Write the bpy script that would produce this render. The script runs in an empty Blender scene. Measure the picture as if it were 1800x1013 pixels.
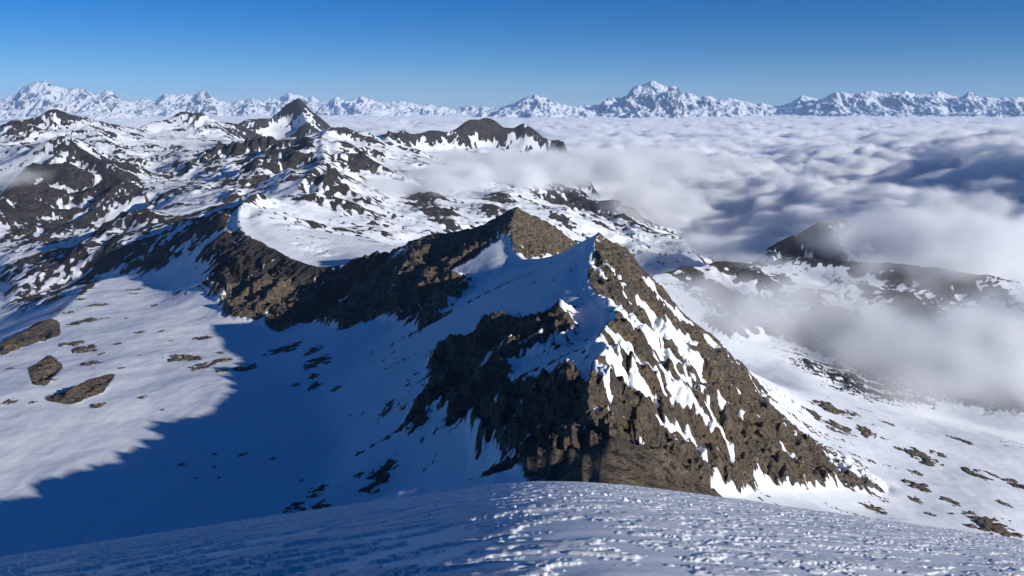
import bpy, math, time
import numpy as np
from mathutils.geometry import delaunay_2d_cdt
from mathutils import Vector

T0 = time.time()
scene = bpy.context.scene
COL = scene.collection

# ------------------------------------------------------------------ camera
FOC, CX, CY = 1400.0, 900.0, 506.5          # focal length and centre in photo pixels
PITCH = math.radians(13.12)
SP, CP = math.sin(PITCH), math.cos(PITCH)
cam = bpy.data.cameras.new('camera')
cam.sensor_fit = 'HORIZONTAL'; cam.sensor_width = 36.0; cam.lens = 36.0 * FOC / 1800.0
cam.clip_start = 0.1; cam.clip_end = 300000.0
camo = bpy.data.objects.new('camera', cam)
camo.rotation_euler = (math.pi / 2 - PITCH, 0, 0)
COL.objects.link(camo); scene.camera = camo

# ------------------------------------------------------------------ sky and sun
SUN_EL, SUN_AZ = math.radians(16.8), math.radians(119.0)      # azimuth clockwise from the view direction
world = bpy.data.worlds.new('World'); scene.world = world; world.use_nodes = True
nt = world.node_tree; nt.nodes.clear()
sky = nt.nodes.new('ShaderNodeTexSky'); sky.sky_type = 'NISHITA'; sky.sun_disc = False
sky.sun_elevation = SUN_EL; sky.sun_rotation = SUN_AZ; sky.altitude = 3400
sky.air_density = 0.9; sky.dust_density = 0.0; sky.ozone_density = 5.0
bg = nt.nodes.new('ShaderNodeBackground'); bg.inputs['Strength'].default_value = 0.075
wo = nt.nodes.new('ShaderNodeOutputWorld')
hs = nt.nodes.new('ShaderNodeHueSaturation'); hs.inputs['Saturation'].default_value = 1.25; hs.inputs['Hue'].default_value = 0.508
nt.links.new(sky.outputs[0], hs.inputs['Color']); nt.links.new(hs.outputs[0], bg.inputs[0]); nt.links.new(bg.outputs[0], wo.inputs[0])
sun = bpy.data.lights.new('sun', 'SUN'); sun.energy = 4.6; sun.angle = math.radians(0.55)
sun.color = (1.0, 0.968, 0.915)
suno = bpy.data.objects.new('sun', sun); COL.objects.link(suno)
SUND = Vector((math.cos(SUN_EL) * math.sin(SUN_AZ), math.cos(SUN_EL) * math.cos(SUN_AZ), math.sin(SUN_EL)))
suno.rotation_euler = SUND.to_track_quat('Z', 'Y').to_euler()
suno.location = (200, -200, 300)
scene.view_settings.view_transform = 'Standard'; scene.view_settings.look = 'None'
scene.view_settings.exposure = 0.2; scene.view_settings.gamma = 1.0
scene.cycles.volume_bounces = 12; scene.cycles.max_bounces = 14; scene.cycles.diffuse_bounces = 3
scene.cycles.volume_max_steps = 512
scene.cycles.use_denoising = True

# ------------------------------------------------------------------ numpy helpers
def uk(px, py):
    """photo pixel -> (x/y, z/y) of its direction"""
    r = (np.asarray(px, float) - CX) / FOC; s = -(np.asarray(py, float) - CY) / FOC
    fy = CP + s * SP
    return r / fy, (-SP + s * CP) / fy

def hash2(ix, iy, seed):
    h = (ix.astype(np.uint32) * np.uint32(374761393)) ^ (iy.astype(np.uint32) * np.uint32(668265263)) ^ np.uint32((seed * 2246822519) & 0xffffffff)
    h = (h ^ (h >> np.uint32(13))) * np.uint32(1274126177)
    h = h ^ (h >> np.uint32(16))
    h = h * np.uint32(2654435761)
    return h ^ (h >> np.uint32(15))

_ANG = np.arange(256) * (2 * math.pi / 256)
_GX = np.cos(_ANG).astype(np.float32); _GY = np.sin(_ANG).astype(np.float32)
def gn2(x, y, seed=0):
    """2-D gradient noise, about -1..1"""
    xf = np.floor(x); yf = np.floor(y)
    fx = (x - xf).astype(np.float32); fy = (y - yf).astype(np.float32)
    ix = xf.astype(np.int64).astype(np.int32); iy = yf.astype(np.int64).astype(np.int32)
    wx = fx * fx * fx * (fx * (fx * 6 - 15) + 10); wy = fy * fy * fy * (fy * (fy * 6 - 15) + 10)
    def c(dx, dy):
        h = hash2(ix + dx, iy + dy, seed) & np.uint32(255)
        return _GX[h] * (fx - dx) + _GY[h] * (fy - dy)
    a = c(0, 0); b = c(1, 0); d = c(0, 1); e = c(1, 1)
    a = a + wx * (b - a); d = d + wx * (e - d)
    return (a + wy * (d - a)) * 1.5

def gn3(x, y, z, seed=0):
    """3-D noise from blended 2-D slices"""
    zf = np.floor(z); f = (z - zf).astype(np.float32); w = f * f * (3 - 2 * f)
    zi = zf.astype(np.int32)
    out = np.empty(np.broadcast(x, y, z).shape, np.float32)
    x, y, w, zi = np.broadcast_arrays(x, y, w, zi)
    for k in np.unique(zi):
        m = zi == k
        a = gn2(x[m] + 17.31 * k, y[m] - 9.77 * k, seed + int(k) * 7 + 1000)
        b = gn2(x[m] + 17.31 * (k + 1), y[m] - 9.77 * (k + 1), seed + int(k + 1) * 7 + 1000)
        out[m] = a + w[m] * (b - a)
    return out

def fbm2(x, y, lam, octs, seed=0, gain=0.5, ridged=False, cell=None):
    out = np.zeros(np.shape(x), np.float32); amp = 1.0
    for o in range(octs):
        l = lam / 2.03 ** o
        n = gn2(x / l + 3.7 * o, y / l - 5.1 * o, seed + o * 13)
        if ridged: n = (1 - 2 * np.abs(n))
        w = amp if cell is None else amp * np.clip(l / (cell * 2.5) - 0.6, 0, 1)
        out += w * n; amp *= gain
    return out

def sstep(a, b, x):
    t = np.clip((x - a) / (b - a), 0, 1); return t * t * (3 - 2 * t)

def blur(a, r0, r1=None):
    """gaussian blur on the grid; r0 rows, r1 columns"""
    r1 = r0 if r1 is None else r1
    for ax, r in ((0, r0), (1, r1)):
        if r < 0.3: continue
        n = int(math.ceil(2.5 * r)); k = np.exp(-0.5 * (np.arange(-n, n + 1) / r) ** 2); k /= k.sum()
        p = [(0, 0), (0, 0)]; p[ax] = (n, n)
        b = np.pad(a, p, mode='edge'); out = np.zeros_like(a)
        for i, w in enumerate(k):
            out += w * (b[i:i + a.shape[0], :] if ax == 0 else b[:, i:i + a.shape[1]])
        a = out
    return a

def in_poly(px, py, poly):
    ins = np.zeros(px.shape, bool); n = len(poly); j = n - 1
    for i in range(n):
        xi, yi = poly[i]; xj, yj = poly[j]
        if yi != yj:
            c = ((yi > py) != (yj > py)) & (px < (xj - xi) * (py - yi) / (yj - yi) + xi)
            ins ^= c
        j = i
    return ins

def link_mesh(name, co, faces, mat, attrs=None, smooth=True, normals=None):
    me = bpy.data.meshes.new(name)
    nv, nf = len(co), len(faces); k = faces.shape[1]
    me.vertices.add(nv); me.vertices.foreach_set('co', np.ascontiguousarray(co, np.float32).ravel())
    me.loops.add(nf * k); me.loops.foreach_set('vertex_index', np.ascontiguousarray(faces, np.int32).ravel())
    me.polygons.add(nf); me.polygons.foreach_set('loop_start', np.arange(0, nf * k, k, dtype=np.int32))
    if smooth: me.polygons.foreach_set('use_smooth', np.ones(nf, bool))
    for nm, v in (attrs or {}).items():
        at = me.attributes.new(nm, 'FLOAT', 'POINT'); at.data.foreach_set('value', np.ascontiguousarray(v, np.float32))
    me.update(calc_edges=True)
    if normals is not None:
        me.normals_split_custom_set_from_vertices(np.ascontiguousarray(normals, np.float32))
    me.materials.append(mat)
    ob = bpy.data.objects.new(name, me); COL.objects.link(ob)
    return ob

def tag(o, label=None, cat=None, group=None, kind=None):
    if label: o['label'] = label
    if cat: o['category'] = cat
    if group: o['group'] = group
    if kind: o['kind'] = kind
    return o

def grid_faces(nr, nc):
    i = np.arange(nr * nc).reshape(nr, nc)
    return np.stack([i[:-1, :-1], i[:-1, 1:], i[1:, 1:], i[1:, :-1]], -1).reshape(-1, 4)

def grid_normals(X, Y, Z):
    ax = np.gradient(X, axis=1), np.gradient(Y, axis=1), np.gradient(Z, axis=1)
    bx = np.gradient(X, axis=0), np.gradient(Y, axis=0), np.gradient(Z, axis=0)
    n = np.stack([ax[1] * bx[2] - ax[2] * bx[1], ax[2] * bx[0] - ax[0] * bx[2], ax[0] * bx[1] - ax[1] * bx[0]], -1)
    return n / np.linalg.norm(n, axis=-1, keepdims=True)

# ------------------------------------------------------------------ materials
class NT:
    def __init__(s, name):
        s.m = bpy.data.materials.new(name); s.m.use_nodes = True
        s.t = s.m.node_tree; s.t.nodes.clear(); s.out = s.n('ShaderNodeOutputMaterial')
    def n(s, typ, **kw):
        n = s.t.nodes.new(typ)
        for k, v in kw.items(): setattr(n, k, v)
        return n
    def l(s, a, b): s.t.links.new(a, b)
    def math(s, op, a, b=None, c=None, clamp=False):
        n = s.n('ShaderNodeMath', operation=op, use_clamp=clamp)
        for i, v in enumerate((a, b, c)):
            if v is None: continue
            if isinstance(v, (int, float)): n.inputs[i].default_value = v
            else: s.l(v, n.inputs[i])
        return n.outputs[0]
    def noise(s, vec, scale, detail=4, rough=0.55, kind='FBM'):
        n = s.n('ShaderNodeTexNoise'); n.noise_type = kind
        n.inputs['Scale'].default_value = scale; n.inputs['Detail'].default_value = detail; n.inputs['Roughness'].default_value = rough
        if vec is not None: s.l(vec, n.inputs['Vector'])
        return n.outputs[0]
    def ramp(s, fac, lo, hi):
        n = s.n('ShaderNodeMapRange', interpolation_type='SMOOTHSTEP')
        n.inputs['From Min'].default_value = lo; n.inputs['From Max'].default_value = hi
        s.l(fac, n.inputs['Value']); return n.outputs[0]
    def mix(s, fac, a, b):
        n = s.n('ShaderNodeMix', data_type='RGBA')
        s.l(fac, n.inputs[0])
        for v, i in ((a, 6), (b, 7)):
            if isinstance(v, tuple): n.inputs[i].default_value = v + (1,)
            else: s.l(v, n.inputs[i])
        return n.outputs[2]

def terrain_material(name, sc, cols, snow=(0.84, 0.86, 0.89), edge=0.05, bump=1.0, fine_amp=0.42):
    """rock and snow; sc = size in metres of the main rock texture"""
    k = NT(name)
    geo = k.n('ShaderNodeNewGeometry'); pos = geo.outputs['Position']
    mp = k.n('ShaderNodeMapping'); mp.inputs['Scale'].default_value = (1.0 / sc,) * 3; k.l(pos, mp.inputs['Vector']); p = mp.outputs[0]
    at = k.n('ShaderNodeAttribute', attribute_name='cover'); cov = at.outputs['Fac']
    fine = k.noise(p, 2.2, 5, 0.62)
    c = k.math('ADD', cov, k.math('MULTIPLY', k.math('SUBTRACT', fine, 0.5), fine_amp))
    mask = k.ramp(c, 0.5 - edge, 0.5 + edge)
    big = k.noise(p, 0.16, 4, 0.6); med = k.noise(p, 0.8, 6, 0.7); sm = k.noise(p, 3.2, 6, 0.75)
    mps = k.n('ShaderNodeMapping'); mps.inputs['Rotation'].default_value = (0.5, 0.35, 0.6); mps.inputs['Scale'].default_value = (0.22, 0.5, 2.4); k.l(p, mps.inputs['Vector'])
    strata = k.noise(mps.outputs[0], 1.2, 5, 0.6)
    rock = k.mix(k.ramp(big, 0.38, 0.62), cols[0], cols[1])
    rock = k.mix(k.ramp(strata, 0.42, 0.62), rock, tuple(0.55 * a + 0.45 * b for a, b in zip(cols[1], cols[2])))
    rock = k.mix(k.ramp(med, 0.48, 0.58), rock, cols[2])
    rock = k.mix(k.ramp(sm, 0.50, 0.58), rock, cols[3])
    sn = k.mix(k.noise(p, 0.5, 3), tuple(v * 0.95 for v in snow), snow)
    colr = k.mix(mask, rock, sn)
    hgt = k.math('ADD', k.math('MULTIPLY', k.noise(p, 0.9, 8, 0.74), sc * 2.0), k.math('ADD', k.math('MULTIPLY', strata, sc * 1.3), k.math('MULTIPLY', sm, sc * 0.6)))
    hs = k.math('MULTIPLY', k.noise(p, 0.9, 5, 0.5), sc * 0.05)
    inv = k.math('SUBTRACT', 1.0, mask)
    h = k.math('ADD', k.math('MULTIPLY', hgt, inv), k.math('ADD', k.math('MULTIPLY', hs, mask), k.math('MULTIPLY', mask, sc * 0.03)))
    b = k.n('ShaderNodeBump'); b.inputs['Strength'].default_value = bump; b.inputs['Distance'].default_value = 1.0
    k.l(h, b.inputs['Height'])
    bs = k.n('ShaderNodeBsdfPrincipled'); k.l(colr, bs.inputs['Base Color']); k.l(b.outputs[0], bs.inputs['Normal'])
    rg = k.n('ShaderNodeMapRange'); k.l(mask, rg.inputs['Value']); rg.inputs['To Min'].default_value = 0.9; rg.inputs['To Max'].default_value = 0.75
    k.l(rg.outputs[0], bs.inputs['Roughness']); bs.inputs['Specular IOR Level'].default_value = 0.15
    k.l(bs.outputs[0], k.out.inputs['Surface'])
    return k.m

ROCK = [(0.30, 0.205, 0.13), (0.185, 0.165, 0.132), (0.40, 0.31, 0.21), (0.09, 0.07, 0.056)]
FROCK = [(0.125, 0.097, 0.082), (0.09, 0.08, 0.075), (0.17, 0.138, 0.116), (0.065, 0.058, 0.056)]
M_NEAR = terrain_material('near_rock_and_snow', 14.0, ROCK)
M_MID = terrain_material('mid_rock_and_snow', 45.0, FROCK)
M_FAR = terrain_material('far_rock_and_snow', 320.0, [(0.12, 0.11, 0.11), (0.1, 0.09, 0.09), (0.16, 0.14, 0.13), (0.08, 0.075, 0.075)], edge=0.12, bump=0.5, fine_amp=0.25)

# ------------------------------------------------------------------ terrain control lines
# (photo x, photo y, metres ahead) -> a point; W lines are metres already
RIDGES = [  # crisp crest lines
    [(1037,845,440),(1037,760,520),(1036,680,630),(1040,643,690),(1045,632,715),(1062,617,745),(1046,600,770),(1064,581,815),(1081,560,865),(1075,541,900),(1038,509,975),(1033,490,1010),(1036,455,1075),(1052,408,1150),(1020,426,1200),(985,446,1260),(950,454,1340),(905,455,1420),(903,430,1480),(897,390,1560),(910,365,1620),(893,372,1635),(870,385,1645),(845,397,1655),(820,405,1665),(790,408,1685),(760,412,1700),(735,420,1705),(700,437,1710),(660,452,1720),(610,470,1740),(560,472,1775),(540,467,1800),(510,455,1860),(480,440,1920),(450,425,1990),(425,412,2060),(418,392,2150),(424,358,2300),(440,348,2400),(456,338,2530),(475,347,2630),(497,354,2750),(523,335,3000),(533,318,3200),(552,298,3500),(570,281,4000),(566,255,4600),(567,236,5100),(584,224,5500),(600,224,5650),(611,226,5800),(624,237,5900),(644,231,6100),(664,244,6200),(688,239,6300),(731,236,6500),(755,227,6600),(789,237,6700),(795,229,6750),(815,226,6800),(830,206,6900),(856,203,6950),(872,209,6950),(886,222,6950),(901,224,6950),(919,213,6950),(936,222,6900),(953,237,6850),(976,246,6800),(990,264,6750)],
    [(910,365,1620),(950,388,1640),(958,386,1650),(985,408,1660),(1010,427,1670),(1040,470,1680)],
    [(1052,408,1150),(1075,427,1165),(1100,440,1180),(1130,480,1200),(1165,512,1220),(1190,545,1235),(1260,600,1260),(1310,650,1260),(1330,690,1250),(1400,760,1200),(1480,800,1170),(1560,862,1100)],
    [(1150,482,2350),(1185,474,2400),(1200,466,2450),(1230,470,2500),(1260,459,2550),(1290,462,2600),(1330,458,2650),(1345,466,2650),(1370,462,2700),(1420,455,2700),(1480,455,2700),(1560,458,2700),(1650,470,2650),(1730,482,2600),(1760,505,2500),(1795,527,2400),(1850,560,2300)],
    [(1350,440,3000),(1400,410,3200),(1440,392,3300),(1470,385,3350),(1485,388,3400),(1530,410,3400),(1600,440,3400)],
    [(111,242,4600),(77,254,4550),(40,274,4500),(0,298,4400),(-80,320,4300)],
    [(111,242,4600),(141,264,4500),(168,278,4400),(201,301,4250),(228,321,4100),(248,335,4000)],
    [(-80,240,5800),(0,229,5900),(17,229,5900),(50,226,6000),(70,207,6150),(84,193,6200),(99,188,6200),(116,199,6200),(134,216,6200),(158,217,6300),(188,226,6400),(215,232,6500),(228,232,6600),(245,226,6900),(268,214,7200),(295,209,7400),(319,194,7500),(335,200,7500),(349,194,7500),(359,209,7450),(386,222,7400),(403,231,7500),(416,227,7900),(433,212,8600),(453,209,8800),(468,214,8900),(483,200,8950),(503,181,9000),(518,173,9000),(523,169,9000),(528,173,9000),(537,181,9000),(550,197,9000),(567,211,9000),(580,222,9000),(600,240,9000)],
    [(523,169,9000),(535,205,8600),(545,228,8300)],
    [(356,284,5000),(396,256,5300),(409,259,5300),(436,264,5250),(476,258,5300),(513,259,5300)],
    [(225,492,2190),(180,492,2170),(130,525,1850),(100,555,1650),(50,580,1530),(0,600,1440),(-100,640,1270)],
]
SHARPW = [1,1,1,1,1,1,1,1,1,1,0.3]
POINTS = [
    # right-hand snow slopes and valley
    (1340,660,1450),(1400,700,1450),(1420,690,1500),(1500,720,1500),(1450,760,1350),(1550,800,1300),(1600,760,1500),(1700,800,1400),(1790,790,1500),(1560,880,1050),(1650,880,1080),(1780,900,1100),(1700,935,960),(1500,900,900),(1400,870,850),(1300,870,760),(1230,868,690),
    (1750,760,1800),(1650,740,1800),(1600,690,2000),(1600,640,2200),(1500,600,2300),(1400,580,2300),(1330,590,2100),(1250,560,2100),(1200,520,2200),
    (1400,500,2500),(1450,512,2500),(1520,505,2500),(1600,515,2450),(1700,515,2450),(1330,500,2450),(1250,490,2400),
    # lit face of the near ridge
    (1110,560,985),(1180,640,960),(1120,680,770),(1250,720,890),(1130,800,600),(1200,800,680),(1330,800,900),
    # slopes behind the ridge
    (560,450,1960),(620,440,2050),(680,420,2200),(520,400,2480),(470,380,2480),(600,420,2450),(600,400,2680),(550,350,3150),(620,350,3500),(680,340,4000),(700,380,3300),(750,400,3000),(800,390,3300),(900,360,4000),(1000,400,3600),(1050,410,3850),(1130,410,4000),(780,340,4400),(850,330,4400),(950,330,5000),(1050,350,5200),(1100,370,5000),
    (650,300,4600),(617,295,4450),(660,288,4550),(715,300,4600),(700,280,5300),(620,260,5350),(600,290,4450),(680,262,5800),(760,281,6350),(850,262,6760),(920,258,6740),(800,262,6560),
    # shaded flank of the near ridge
    (930,838,590),(850,790,700),(780,740,800),(700,770,820),(750,640,1000),(760,590,1100),(880,600,930),(950,560,940),(950,500,1080),(880,500,1150),(880,660,850),(950,700,700),(980,780,570),(800,470,1480),(850,430,1530),(720,500,1480),(700,560,1320),(640,640,1120),(700,860,735),(800,860,680),
    # flank of the snow ridge towards the western valley
    (340,415,2330),(300,440,2330),(250,480,2270),(220,470,2400),(350,390,2800),(400,355,3350),(436,318,4100),(470,294,4500),(503,271,4950),(537,247,5300),
    (366,355,3500),(300,400,2650),(255,377,2900),(275,385,2850),(329,383,2750),(352,373,2800),(215,398,2850),(200,440,2550),(130,450,2650),(60,470,2800),(100,520,2350),(20,540,2300),(0,500,2700),(150,505,2450),
    (60,330,4200),(148,355,4150),(228,355,4200),(60,400,3750),(150,410,3650),(0,420,3550),(100,350,4130),(140,310,4330),(60,285,4440),(30,360,3950),
    (30,260,5400),(150,240,5930),(200,265,5700),(250,280,5800),(230,330,4700),(300,330,4650),(350,330,4450),(300,300,5400),(380,300,4850),(280,240,6950),(350,250,6950),(420,250,6900),(90,228,5950),(318,226,7280),
    (400,285,5080),(450,285,5090),(490,290,5000),(470,240,8300),(520,235,8550),(560,245,8200),(433,240,8200),(500,205,8800),
]
FLOOR = [(0,930),(150,880),(300,820),(450,880),(550,880),(300,700),(100,750),(0,800),(0,680),(150,650),(300,620),(450,640),(550,700),(450,760),(600,800),(200,560),(280,540),(470,597),(400,562),(340,545),(300,508),(590,560),(250,500)]
WLINES = [[(8,60,-36),(20,120,-67),(35,250,-138),(42,340,-186),(47,400,-216)]]
WPTS = [(-60,100,-88),(-120,200,-170),(-200,350,-265),(-300,450,-330),(-400,560,-385),(-250,600,-385),(-600,500,-400),(-900,700,-405),(-20,50,-36),(30,50,-38),(-60,50,-48),(60,50,-46),
    (80,100,-80),(150,250,-190),(200,400,-290),(300,500,-345),(400,600,-420),(600,700,-500),(100,380,-245),
    (1000,900,-660),(1500,1200,-800),(1900,1700,-880),(1300,1900,-800),
    (-1300,1100,-415),(-1650,1600,-560),(-1250,2350,-570),(-1350,2050,-570),(-1350,1800,-560),(-2000,2000,-620),(-2800,3000,-600),(-4500,4600,-300),(-6000,6200,-200),(-7500,8000,-400),(-9000,10000,-900),(-13000,14000,-1100),
    (250,1300,-330),(330,1500,-480),(420,1900,-640),(350,2600,-740),(800,2950,-780),(1150,3050,-860),(600,3300,-800),(150,1800,-420),(-100,1850,-400),(500,2000,-600),(700,1800,-640),
    (3500,3500,-1000),(2600,2600,-800),(2600,1500,-900),(4500,5000,-1100),(1500,3000,-820),(2300,3200,-800),(1200,3600,-850),(1700,4200,-1000),(700,4800,-800),(900,6000,-1000),(700,7500,-900),(2000,8000,-1100),
    (-200,8000,-900),(-1200,7600,-800),(-2200,7600,-700),(-4200,7200,-700),(-3900,8600,-800),(-2600,10200,-900),(-1500,9800,-1000),(-5000,7600,-900),
    (0,14000,-1100),(-6000,14000,-1100),(6000,14000,-1100),(13000,14000,-1100),(9000,9000,-1100),(6000,6000,-1100),(-40,45,-38),(45,45,-38),(-45,20,-30),(45,20,-30)]

pts = []; ridgepts = []
def add_line(line, spacing=0.02):
    a = np.array(line, float); out = [a[0]]
    for p, q in zip(a[:-1], a[1:]):
        n = max(1, int(np.linalg.norm(q - p) / (spacing * max(p[1], 50)) + 0.5))
        for t in range(1, n + 1): out.append(p + (q - p) * t / n)
    return out
def P3(px, py, Y):
    u, k = uk(px, py); return (u * Y, Y, k * Y)
for ln, sw in zip(RIDGES, SHARPW):
    L = add_line([P3(*p) for p in ln]); pts += [tuple(p) for p in L]; ridgepts += [(p[0], p[1], sw) for p in add_line([P3(*p) for p in ln], 0.0015)]
for ln in WLINES: pts += [tuple(p) for p in add_line(ln)]
pts += [P3(*p) for p in POINTS]
for px, py in FLOOR:      # basin floor: 400 m below the eye, falling gently away
    u, k = uk(px, py); Y = min(-400 / k, 1000) if -400 / k < 1000 else -325 / (k + 0.075); pts.append((u * Y, Y, k * Y))
pts += [tuple(map(float, p)) for p in WPTS]
pts = np.array(pts)

# ------------------------------------------------------------------ terrain grid: finer near the viewer, coarser far off
NC, ULIM = 1000, 0.95
uu = np.linspace(-ULIM, ULIM, NC)
ys = np.exp(np.concatenate([np.linspace(math.log(45), math.log(330), 30)[:-1], np.linspace(math.log(330), math.log(2600), 520)[:-1], np.linspace(math.log(2600), math.log(13900), 320)]))
NR = len(ys)
U = np.broadcast_to(uu, (NR, NC)); Yg = np.broadcast_to(ys[:, None], (NR, NC)); Xg = U * Yg
lys = np.log(ys)
# triangulate in a scaled space so that near and far triangles are alike
S2 = np.stack([pts[:, 0], pts[:, 1]], 1)
res = delaunay_2d_cdt([Vector((float(a), float(b))) for a, b in S2], [], [], 0, 0.01)
tv = np.array([(v.x, v.y) for v in res[0]]); tz = np.array([pts[o[0], 2] for o in res[3]])
Z = np.full((NR, NC), np.nan)
for f in res[2]:
    a, b, c = tv[f[0]], tv[f[1]], tv[f[2]]
    y0, y1 = min(a[1], b[1], c[1]), max(a[1], b[1], c[1])
    if y1 < ys[0]: continue
    r0, r1 = np.searchsorted(ys, y0), np.searchsorted(ys, y1) + 1
    us = [p[0] / max(p[1], 1e-3) for p in (a, b, c)]
    c0, c1 = np.searchsorted(uu, min(us)), np.searchsorted(uu, max(us)) + 1
    X_, Y_ = Xg[r0:r1, c0:c1], Yg[r0:r1, c0:c1]
    if X_.size == 0: continue
    d = (b[1] - c[1]) * (a[0] - c[0]) + (c[0] - b[0]) * (a[1] - c[1])
    if abs(d) < 1e-9: continue
    w0 = ((b[1] - c[1]) * (X_ - c[0]) + (c[0] - b[0]) * (Y_ - c[1])) / d
    w1 = ((c[1] - a[1]) * (X_ - c[0]) + (a[0] - c[0]) * (Y_ - c[1])) / d
    w2 = 1 - w0 - w1
    m = (w0 >= -1e-6) & (w1 >= -1e-6) & (w2 >= -1e-6)
    zz = w0 * tz[f[0]] + w1 * tz[f[1]] + w2 * tz[f[2]]
    Z[r0:r1, c0:c1][m] = zz[m]
for r in range(NR):        # outside the hull: hold the row's edge value
    ok = np.isfinite(Z[r])
    if ok.any() and not ok.all(): Z[r] = np.interp(uu, uu[ok], Z[r][ok])
for r in range(1, NR):
    if not np.isfinite(Z[r]).any(): Z[r] = Z[r - 1]
# soften the facets away from the crests
SH = np.zeros((NR, NC))
for x, y, w in ridgepts:
    r = np.searchsorted(ys, y); c = int(round((x / y + ULIM) / (2 * ULIM) * (NC - 1)))
    if 0 <= r < NR and 0 <= c < NC: SH[max(r - 1, 0):r + 2, max(c - 1, 0):c + 2] = np.maximum(SH[max(r - 1, 0):r + 2, max(c - 1, 0):c + 2], w)
SHB = np.clip(blur(SH, 5, 5) * 6.5, 0, 1)
Zs = blur(Z, 9, 9); Zb = Zs * (1 - SHB) + blur(Z, 0.7, 0.7) * SHB
Z0 = Zb.copy()
CELL = np.maximum(Yg * (2 * ULIM / NC), np.gradient(ys)[:, None])

def col_of(u): return int(np.clip(round((u + ULIM) / (2 * ULIM) * (NC - 1)), 0, NC - 1))
def hit(px, py, ymin=430, ymax=13000, ZZ=None):
    """where the sight line through a photo pixel meets the ground"""
    ZZ = Z0 if ZZ is None else ZZ
    u, k = uk(px, py); c = col_of(u); r0, r1 = np.searchsorted(ys, ymin), np.searchsorted(ys, ymax)
    q = ZZ[r0:r1, c] / ys[r0:r1]; w = np.nonzero(q >= k)[0]
    i = (w[0] if len(w) else int(np.argmax(q))) + r0
    return float(u), float(lys[i])
LY = np.broadcast_to(lys[:, None], (NR, NC))
def pmask(poly, ymin, ymax, soft):
    pl = [hit(px, py, ymin, ymax) for px, py in poly]
    a = np.array(pl); c0, c1 = col_of(a[:, 0].min()), col_of(a[:, 0].max()) + 1
    r0, r1 = np.searchsorted(lys, a[:, 1].min()), np.searchsorted(lys, a[:, 1].max()) + 1
    m = np.zeros((NR, NC), np.float32)
    m[r0:r1, c0:c1] = in_poly(U[r0:r1, c0:c1], LY[r0:r1, c0:c1], pl)
    p = int(3 * soft) + 2
    r0, r1, c0, c1 = max(r0 - p, 0), min(r1 + p, NR), max(c0 - p, 0), min(c1 + p, NC)
    m[r0:r1, c0:c1] = blur(m[r0:r1, c0:c1], soft, soft)
    return m

# gradient of the smooth ground and streaks that follow its fall lines
def world_grad(ZZ):
    zu = np.gradient(ZZ, uu, axis=1); zy = np.gradient(ZZ, ys, axis=0)
    gx = zu / Yg; gy = zy - zu * U / Yg
    return gx, gy
gx, gy = world_grad(blur(Z0, 5, 5)); gl = np.hypot(gx, gy) + 1e-6
DX, DY = (gx / gl).astype(np.float32), (gy / gl).astype(np.float32)
SLOPE = np.degrees(np.arctan(gl))
def streak_rows(r0, r1, lam, lenf, steps, seed):
    out = np.zeros((r1 - r0, NC), np.float32)
    X0, Y0 = Xg[r0:r1].astype(np.float32), Yg[r0:r1].astype(np.float32)
    h = lam * lenf / steps
    for sg in (-1, 1):
        x, y = X0.copy(), Y0.copy()
        for s in range(steps):
            ci = np.clip(((x / y + ULIM) / (2 * ULIM) * (NC - 1)).astype(np.int32), 0, NC - 1)
            ri = np.clip(np.searchsorted(ys, y.ravel()).reshape(y.shape), 0, NR - 1)
            x = x + sg * DX[ri, ci] * h; y = np.maximum(y + sg * DY[ri, ci] * h, 45)
            out += gn2(x / lam, y / lam, seed)
    out /= out.std() + 1e-6
    return np.clip(out * 0.45, -1.3, 1.3)
RN0, RN1, RM0 = int(np.searchsorted(ys, 400)), int(np.searchsorted(ys, 2300)), int(np.searchsorted(ys, 1900))
WN = sstep(2250, 1950, Yg).astype(np.float32)          # near pattern -> mid pattern
def streak2(ln, lm, lenf, steps, seed):
    o = np.zeros((NR, NC), np.float32)
    o[RN0:RN1] = streak_rows(RN0, RN1, ln, lenf, steps, seed) * WN[RN0:RN1]
    o[RM0:] += streak_rows(RM0, NR, lm, lenf, steps, seed + 5) * (1 - WN[RM0:])
    return o
STA = streak2(34.0, 110.0, 7, 7, 11); STB = streak2(13.0, 42.0, 8, 7, 21)
STC = np.zeros((NR, NC), np.float32); STC[RN0:RN1] = streak_rows(RN0, RN1, 5.5, 9, 6, 27) * WN[RN0:RN1]; STC[RM0:] += streak_rows(RM0, NR, 20.0, 9, 6, 28) * (1 - WN[RM0:])
print('streaks', time.time() - T0)

# ------------------------------------------------------------------ snow cover: 1 snow, 0 bare rock
C = (0.95 - 0.45 * sstep(30, 48, SLOPE)).astype(np.float32)
C = np.where(Yg > 2050, C - 0.22 * sstep(2000, 3000, Yg), C)
CB = C.copy()
def cover(poly, val, ymin, ymax, soft=3.0, base=1.0):
    global C, CB
    v = (val - 0.5) * (1.35 if ymax < 2300 else 0.75) + 0.5
    m = pmask(poly, ymin, ymax, soft * 1.9); C = C * (1 - m) + v * m
    if base: CB = CB * (1 - m * base) + v * m * base
def cover_w(poly, val, soft):
    global C, CB
    v = (val - 0.5) * 1.35 + 0.5; m = blur(in_poly(Xg, Yg, poly).astype(np.float32), soft * 1.9, soft * 1.9)
    C = C * (1 - m) + v * m; CB = CB * (1 - m) + v * m
def stripe(line, wid, val, ymin, ymax, soft=1.2):
    a = np.array(line, float); n = len(a); d = np.gradient(a, axis=0); d /= np.linalg.norm(d, axis=1)[:, None] + 1e-9
    w = wid * (0.35 + 0.65 * np.sin(np.linspace(0.25, math.pi - 0.35, n)))[:, None] / 2
    nrm = np.stack([-d[:, 1], d[:, 0]], 1)
    cover([tuple(p) for p in a + nrm * w] + [tuple(p) for p in (a - nrm * w)[::-1]], val, ymin, ymax, soft, False)
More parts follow.
